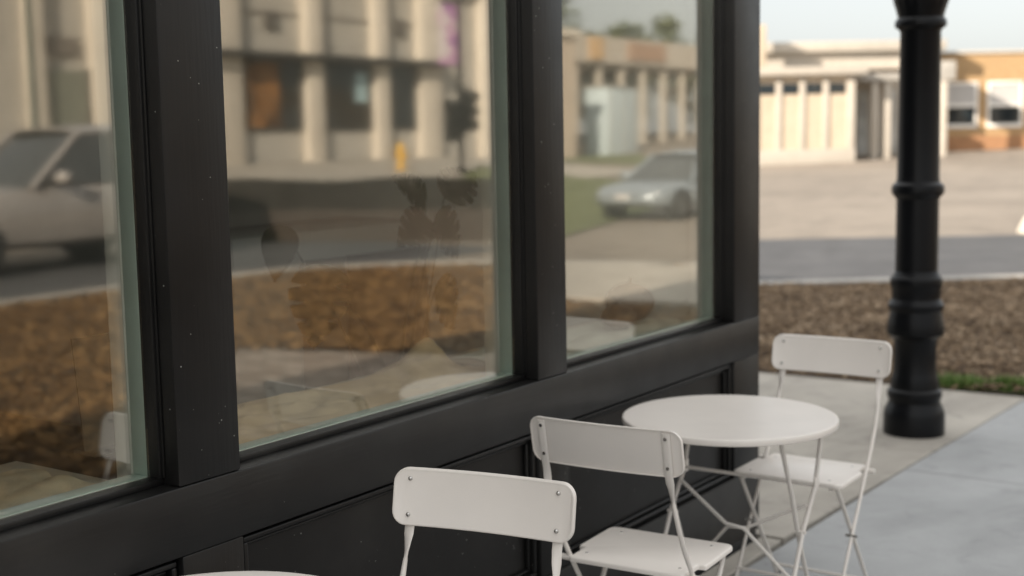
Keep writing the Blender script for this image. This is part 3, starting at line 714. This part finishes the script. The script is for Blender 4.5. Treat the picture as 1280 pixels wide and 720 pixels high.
pb=Vector((-3.05,21.6,0))
wbk=thing('parking_block','pale concrete parking block at the far edge of the side road','parking block',(pb.x,pb.y,-.13),math.atan2(e1.y,e1.x))
MB().add([(-.05,-.2,0),(1.5,-.2,0),(1.5,.2,0),(-.05,.2,0),(.05,-.12,.28),(1.42,-.12,.28),(1.42,.12,.28),(.05,.12,.28)],[(3,2,1,0),(4,5,6,7),(0,1,5,4),(1,2,6,5),(2,3,7,6),(3,0,4,7)]).build('block',M['bwhite'],wbk,bevel=.03)
for x in (.4,1.15): MB().lathe([(.03,0),(.03,.012),(.02,.018)],12,c=(x,0,.28)).build('anchor_bolt',M['darkframe'],wbk)
# traffic signal, banner, hydrant, street pole, planter
ts=thing('traffic_signal','black traffic signal with two heads on a pole at the far corner','traffic signal',(22,32.4,gz(22,32)))
MB().lathe([(.16,0),(.16,.15),(.09,.2),(.075,5.4),(.03,5.45)],16).build('pole',M['lampblack'],ts,smooth=40)
for y,z in ((-.42,1.0),(.34,1.3)):
    h=MB().box(-.16,.14,y-.24,y+.24,z,z+1.25).build('signal_head',M['lampblack'],ts,bevel=.02)
    for k_,(c_) in enumerate(((.02,.05,.02),(.08,.05,.01),(.08,.01,.008))):
        zz=z+.2+.42*k_
        MB().lathe([(.14,0),(.14,.015),(.05,.03)],16,M=Matrix.Translation((-.162,y,zz))@Matrix.Rotation(-PI/2,4,'Y')).build('lens',simple('signal lens %d'%k_,c_,.3,0,.1,3,0),h,smooth=40)
        MB().lathe([(.17,0),(.17,.2),(.155,.2),(.155,0)],16,M=Matrix.Translation((-.162,y,zz))@Matrix.Rotation(-PI/2,4,'Y'),cap=False).build('visor',M['lampblack'],h,smooth=40)
    MB().box(-.05,.05,min(y,0),max(y,0),z+.55,z+.63).build('bracket',M['lampblack'],ts)
bn=thing('street_banner','purple and white cloth banner hanging on the signal pole','banner',(22,32.0,gz(22,32)))
m_,t_,b_=nt('banner cloth'); c_=coords(t_,(1,.7,.8)); z_=N(t_,'ShaderNodeTexNoise',Scale=1.6,Detail=2); t_.links.new(c_,z_.inputs[0])
t_.links.new(ramp(t_,z_.outputs[0],[(.38,(.28,.08,.36)),(.5,(.62,.35,.55)),(.58,(.75,.68,.70))]),b_.inputs['Base Color'])
MB().box(-.01,.01,-.62,.28,3.3,5.1).build('cloth',m_,bn)
for z in (3.27,5.12): MB().sweep([(0,.45,z),(0,-.64,z)],.015,8).build('rod',M['lampblack'],bn)
hy=thing('fire_hydrant','yellow fire hydrant standing on the far sidewalk','hydrant',(24,31.9,gz(24,32)))
M['hyd']=simple('yellow enamel',(.62,.36,.03),.4,0,.1,5)
MB().lathe([(.17,0),(.17,.05),(.115,.07),(.11,.6),(.15,.62),(.15,.67),(.12,.72),(.07,.82),(.04,.84),(.04,.9)],24).build('barrel',M['hyd'],hy,smooth=35)
for d_ in (-1,1): MB().sweep([(0,0,.48),(0,.2*d_,.48)],.06,12).build('outlet',M['hyd'],hy,smooth=40)
MB().sweep([(0,0,.44),(-.2,0,.44)],.08,12).build('outlet',M['hyd'],hy,smooth=40)
sp=thing('street_light','dark green street light pole before the cream commercial building','street light',(18,14.9,gz(18,14)))
MB().lathe([(.14,0),(.14,.3),(.08,.4),(.055,6.5)],16).build('pole',simple('dark green pole paint',(.05,.07,.055),.5),sp,smooth=40)
MB().sweep([(0,0,6.4),(-.3,0,6.8),(-1.2,0,6.95)],.035,8).build('arm',M['darkframe'],sp,smooth=50)
MB().box(-1.75,-1.1,-.13,.13,6.88,7.02).build('lamp_head',M['darkframe'],sp,bevel=.03)
ang=math.atan2(1.7,-3.8)
pw=thing('planter','low dark brown brick planter wall around the hedge at the street corner','planter',(12.35,16.75,-.12)); pw.rotation_euler=(0,0,ang)
M['pbrick']=bricks('dark brown brick',(.035,.025,.018),(.05,.036,.026),(.045,.04,.035),8,.5,.25,.02,'Object',(PI/2,0,0))
s=MB(); s.box(-3.0,2.4,-.55,-.4,0,.52); s.box(-3.0,2.4,.4,.55,0,.52); s.box(-3.0,-2.85,-.4,.4,0,.52); s.box(2.25,2.4,-.4,.4,0,.52); s.box(-2.85,2.25,-.4,.4,0,.44); s.build('planter_wall',M['pbrick'],pw)
M['shrubleaf']=islands('dark hedge leaves',[(0,(.010,.008,.005)),(1,(.024,.019,.011))],.7)
sh=thing('hedge','low dark clipped hedge growing in the brown planter','hedge'); sh.matrix_world=Matrix.Translation((12.35,16.75,-.12))@Matrix.Rotation(ang,4,'Z')
l=MB(); l.box(-2.8,2.2,-.36,.36,.45,.92)
for _ in range(16000):
    x=random.uniform(-2.9,2.3); f_=random.random()
    if f_<.5: y=random.uniform(-.42,.42); z=.96+random.gauss(0,.02)+.03*math.sin(x*2.2)
    else: y=random.choice((-1,1))*(.42+random.gauss(0,.025)); z=random.uniform(.45,.97)
    R=Matrix.Translation((x,y,z))@Matrix.Rotation(random.uniform(0,6.3),4,'Z')@Matrix.Rotation(random.uniform(-1.3,1.3),4,'X'); w=random.uniform(.015,.035)
    l.add([R@Vector(q_) for q_ in ((-w,0,0),(0,-w*.5,0),(w,0,0),(0,w*.5,0))],[(0,1,2,3)])
l.build('foliage',M['shrubleaf'],sh,recalc=False)
st=MB()
for i in range(6): st.sweep([(-2.4+.9*i,0,.42),(-2.4+.9*i,.05,.6)],.03,6)
st.build('stems',M['bark'],sh)

# ------------------------------------------------------------------ cars (local: +X = forward)
def paint(name,col):
    m,t,b=nt(name); b.inputs['Base Color'].default_value=(*col,1); b.inputs['Metallic'].default_value=.35; b.inputs['Roughness'].default_value=.32
    b.inputs['Coat Weight'].default_value=.6; b.inputs['Coat Roughness'].default_value=.05
    c=coords(t); nz=N(t,'ShaderNodeTexNoise',Scale=1.5,Detail=5); t.links.new(c,nz.inputs[0])
    t.links.new(ramp(t,nz.outputs[0],[(.3,[x*.88 for x in col]),(.7,[x*1.08 for x in col])]),b.inputs['Base Color']); return m
def car(name,label,loc,rz,body_m,H,suv):
    t=thing(name,label,'car',loc,rz); L=2.33; W=.91
    belt=H*.60; hood=H*.575; sill=.32
    # lower body: loft of rounded sections
    st=[(-L,.55,.45,belt*.86),(-L+.06,.80,.36,belt*.95),(-L+.3,.88,.32,belt*1.0),(-1.3,W,.30,belt*1.01),(-.4,W+.01,.28,belt),(.5,W+.01,.28,belt*.985),(.95,W,.29,hood*1.0),(1.5,W-.01,.30,hood*.95),(1.95,W-.05,.30,hood*.89),(L-.12,.76,.32,hood*.80),(L,.55,.42,hood*.66)]
    kr=.70 if suv else 1
    V=[];F=[];n=16
    for x,w,z0_,z1_ in st:
        x=x*kr if x<0 else x
        hz=z1_-z0_; P_=[]
        half=[(.0,z0_),(w*.75,z0_),(w*.96,z0_+hz*.12),(w,z0_+hz*.4),(w*.985,z0_+hz*.68),(w*.955,z0_+hz*.88),(w*.90,z1_-hz*.02),(w*.6,z1_+.015),(0,z1_+.03)]
        ring=[(x,y,z) for y,z in half]+[(x,-y,z) for y,z in half[-2:0:-1]]
        V+=ring
    n=16
    for i in range(len(st)-1):
        for k2 in range(n): F.append((i*n+k2,i*n+(k2+1)%n,(i+1)*n+(k2+1)%n,(i+1)*n+k2))
    F.append(tuple(range(n))); F.append(tuple((len(st)-1)*n+k2 for k2 in range(n)))
    body=MB().add(V,F).build('body',body_m,t,smooth=45)
    # greenhouse (glass), then roof and pillars in paint
    if suv: gp=[(-2.2*kr,belt-.02),(-1.98*kr,H-.10),(-.05,H-.06),(.74,belt-.03)]
    else: gp=[(-1.75,belt-.02),(-1.0,H-.05),(.05,H-.05),(.95,belt-.03)]
    (xr,zr),(xa,za),(xb,zb2),(xf,zf)=gp
    wb_,wt=.86,.66
    Vg=[(xr,-wb_,zr),(xf,-wb_,zf),(xf,wb_,zf),(xr,wb_,zr),(xa,-wt,za),(xb,-wt,zb2),(xb,wt,zb2),(xa,wt,za)]
    MB().add(Vg,[(3,2,1,0),(4,5,6,7),(0,1,5,4),(1,2,6,5),(2,3,7,6),(3,0,4,7)]).build('window_glass',M['carglass'],t,bevel=.05,seg=3)
    rf=[]
    for i in range(9):
        u=i/8; x=xa-.06+(xb-xa+.12)*u; z=za+(zb2-za)*u+.055*math.sin(PI*u)
        rf+= [(x,-wt-.03,z-.03),(x,-wt*.8,z+.03),(x,0,z+.05),(x,wt*.8,z+.03),(x,wt+.03,z-.03)]
    n2=len(rf); rf2=rf+[(x,y,z-.03) for x,y,z in rf]; F=[]
    for i in range(8):
        for k2 in range(4): a=i*5+k2; F.append((a,a+1,a+6,a+5)); F.append((n2+a+5,n2+a+6,n2+a+1,n2+a))
    for i in range(8): F.append((i*5,i*5+5,n2+i*5+5,n2+i*5)); F.append((i*5+9,i*5+4,n2+i*5+4,n2+i*5+9))
    for k2 in range(4): F.append((k2+1,k2,n2+k2,n2+k2+1)); F.append((40+k2,41+k2,n2+41+k2,n2+40+k2))
    MB().add(rf2,F).build('roof',body_m,t,smooth=50)
    for sy_ in (-1,1):
        MB().sweep([(xf,sy_*(wb_+.005),zf),(xb,sy_*(wt+.01),zb2)],[(.035,.05,0)]*2,8).build('pillar',body_m,t,smooth=50)
        xm=-.45; MB().sweep([(xm,sy_*(wb_+.005),belt-.02),(xm-.05,sy_*(wt+.015),H-.06)],[(.03,.05,0)]*2,8).build('pillar',M['darkframe'],t,smooth=50)
        xm=xa+.3; MB().sweep([(xr+.15,sy_*(wb_+.004),zr),(xa+.1,sy_*(wt+.01),za)],[(.04,.12,0)]*2,8).build('pillar',body_m,t,smooth=50)
        mr=MB().lathe([(.02,-.13),(.075,-.10),(.09,0),(.075,.10),(.02,.13)],12,M=Matrix.Translation((.45 if suv else .62,sy_*(W+.14),belt+.08))@Matrix.Rotation(PI/2,4,'X')).build('side_mirror',body_m,t,smooth=60)
        MB().sweep([(.47 if suv else .64,sy_*(W-.04),belt),(.46 if suv else .63,sy_*(W+.06),belt+.05)],.03,8).build('mirror_arm',M['darkframe'],mr)
        MB().lathe([(.02,0),(.13,.03),(.11,.09),(.02,.12)],16,M=Matrix.Translation((L-.22,sy_*.60,hood*.72))@Matrix.Rotation(.35*sy_,4,'Z')@Matrix.Rotation(PI/2,4,'Y')@Matrix.Diagonal((.65,1.5,1,1))).build('headlight',simple('headlamp lens %s'%name,(.6,.62,.64),.1,0,.05,3,0),t,smooth=50)
        MB().box(-L*kr+.0,-L*kr+.14,sy_*.70-.11,sy_*.70+.11,belt*.72,belt*.9).build('tail_light',simple('tail lamp %s'%name,(.3,.01,.01),.2,0,.05,3,0),t,bevel=.03)
        for dz in (.02,): 
            MB().box(-.12,.02,sy_*(W+.004)-.012,sy_*(W+.004)+.012,belt-.13,belt-.10).build('door_handle',body_m,t,bevel=.006)
        for xw in (-1.38*(.8 if suv else 1),1.5 if suv else 1.38):
            Mw=Matrix.Translation((xw,sy_*(W-.10),.33))@Matrix.Rotation(PI/2,4,'X')
            w=MB().lathe([(.19,-.11),(.29,-.115),(.33,-.085),(.335,0),(.33,.085),(.29,.115),(.19,.11)],28,M=Mw).build('wheel',M['rubber'],t,smooth=40)
            MB().lathe([(.19,-.119),(.185,.119),(.05,.121)],20,M=Mw).build('rim',simple('alloy rim %s'%name,(.12,.12,.12),.4,.6,.05,3,0),w,smooth=40)
            MB().lathe([(.38,-.10),(.38,.102)],28,M=Mw).build('wheel_arch',M['rubber'],t)
    MB().box(L-.10,L-.015,-.45,.45,hood*.56,hood*.72).build('grille',M['darkframe'],t,bevel=.01)
    MB().box(L-.16,L-.03,-.62,.62,.34,.46).build('air_intake',M['darkframe'],t,bevel=.02)
    MB().box(L-.01,L+.01,-.18,.18,.48,.60).build('number_plate',M['blind'],t,bevel=.004)
    return t
car('parked_suv','silver grey estate car parked along the street, mirrored in the near window',(13.3,11.52,-.12),-PI/2,paint('silver grey paint',(.36,.335,.315)),1.70,True).scale=(1.2,1.05,1.13)
car('parked_sedan','blue grey saloon car at the corner, mirrored in the far window',(10.2,24.0,-.13),-PI/2+.07,paint('blue grey paint',(.24,.275,.30)),1.46,False).scale=(.9,.9,.88)

# ------------------------------------------------------------------ camera
C=Vector((2.04787,0,1.56997)); R_=Vector((.823522,.566986,-.0183936)); U_=Vector((-.0507094,.10587,.993086)); F_=Vector((-.565013,.816896,-.115938))
cam=bpy.data.cameras.new('camera'); co=bpy.data.objects.new('camera',cam); COL.objects.link(co)
co.matrix_world=Matrix(((R_.x,U_.x,-F_.x,C.x),(R_.y,U_.y,-F_.y,C.y),(R_.z,U_.z,-F_.z,C.z),(0,0,0,1)))
cam.sensor_width=36; cam.lens=1638.6/1280*36; cam.clip_end=1500; cam.clip_start=.05
cam.dof.use_dof=True; cam.dof.focus_distance=2.78; cam.dof.aperture_fstop=2.5
S.camera=co

# ------------------------------------------------------------------ light
el=math.radians(24); hx,hy_=.385,.923   # towards the sun: behind the shop, low
sd=Vector((-hx*math.cos(el),-hy_*math.cos(el),math.sin(el)))
sun=bpy.data.lights.new('sun','SUN'); so=bpy.data.objects.new('sun',sun); COL.objects.link(so)
sun.energy=3.7; sun.angle=math.radians(.6); sun.color=(1,.88,.74)
so.rotation_euler=sd.to_track_quat('Z','Y').to_euler()
w=bpy.data.worlds.new('World'); S.world=w; w.use_nodes=True
t=w.node_tree; bg=t.nodes['Background']; sky=t.nodes.new('ShaderNodeTexSky'); sky.sky_type='NISHITA'; sky.sun_disc=False
sky.sun_elevation=el; sky.sun_rotation=math.atan2(sd.x,sd.y); sky.air_density=1.0; sky.dust_density=2.0; sky.ozone_density=.6
hs=t.nodes.new('ShaderNodeHueSaturation'); hs.inputs['Saturation'].default_value=.42; t.links.new(sky.outputs[0],hs.inputs['Color'])
wm=t.nodes.new('ShaderNodeMix'); wm.data_type='RGBA'; wm.blend_type='MULTIPLY'; wm.inputs[0].default_value=1; wm.inputs[7].default_value=(1,.975,.945,1); hz=t.nodes.new('ShaderNodeMix'); hz.data_type='RGBA'; hz.inputs[0].default_value=.75; tcw=t.nodes.new('ShaderNodeTexCoord'); sx_=t.nodes.new('ShaderNodeSeparateXYZ'); t.links.new(tcw.outputs['Generated'],sx_.inputs[0]); vr=t.nodes.new('ShaderNodeValToRGB'); vr.color_ramp.elements[0].color=(1.10/4,1.21/4,1.32/4,1); vr.color_ramp.elements[1].color=(4.4/4,4.4/4,4.35/4,1); t.links.new(sx_.outputs[2],vr.inputs[0]); v4=t.nodes.new('ShaderNodeVectorMath'); v4.operation='SCALE'; v4.inputs[3].default_value=4; t.links.new(vr.outputs[0],v4.inputs[0]); t.links.new(v4.outputs[0],hz.inputs[7]); t.links.new(hs.outputs[0],hz.inputs[6]); t.links.new(hz.outputs[2],wm.inputs[6]); t.links.new(wm.outputs[2],bg.inputs[0]); bg.inputs[1].default_value=.15
vs=S.view_settings; vs.view_transform='Standard'; vs.look='None'; vs.gamma=1; vs.use_curve_mapping=False; vs.exposure=1.47
S.render.engine='CYCLES'; S.cycles.use_denoising=True; S.cycles.max_bounces=10; S.cycles.transparent_max_bounces=12
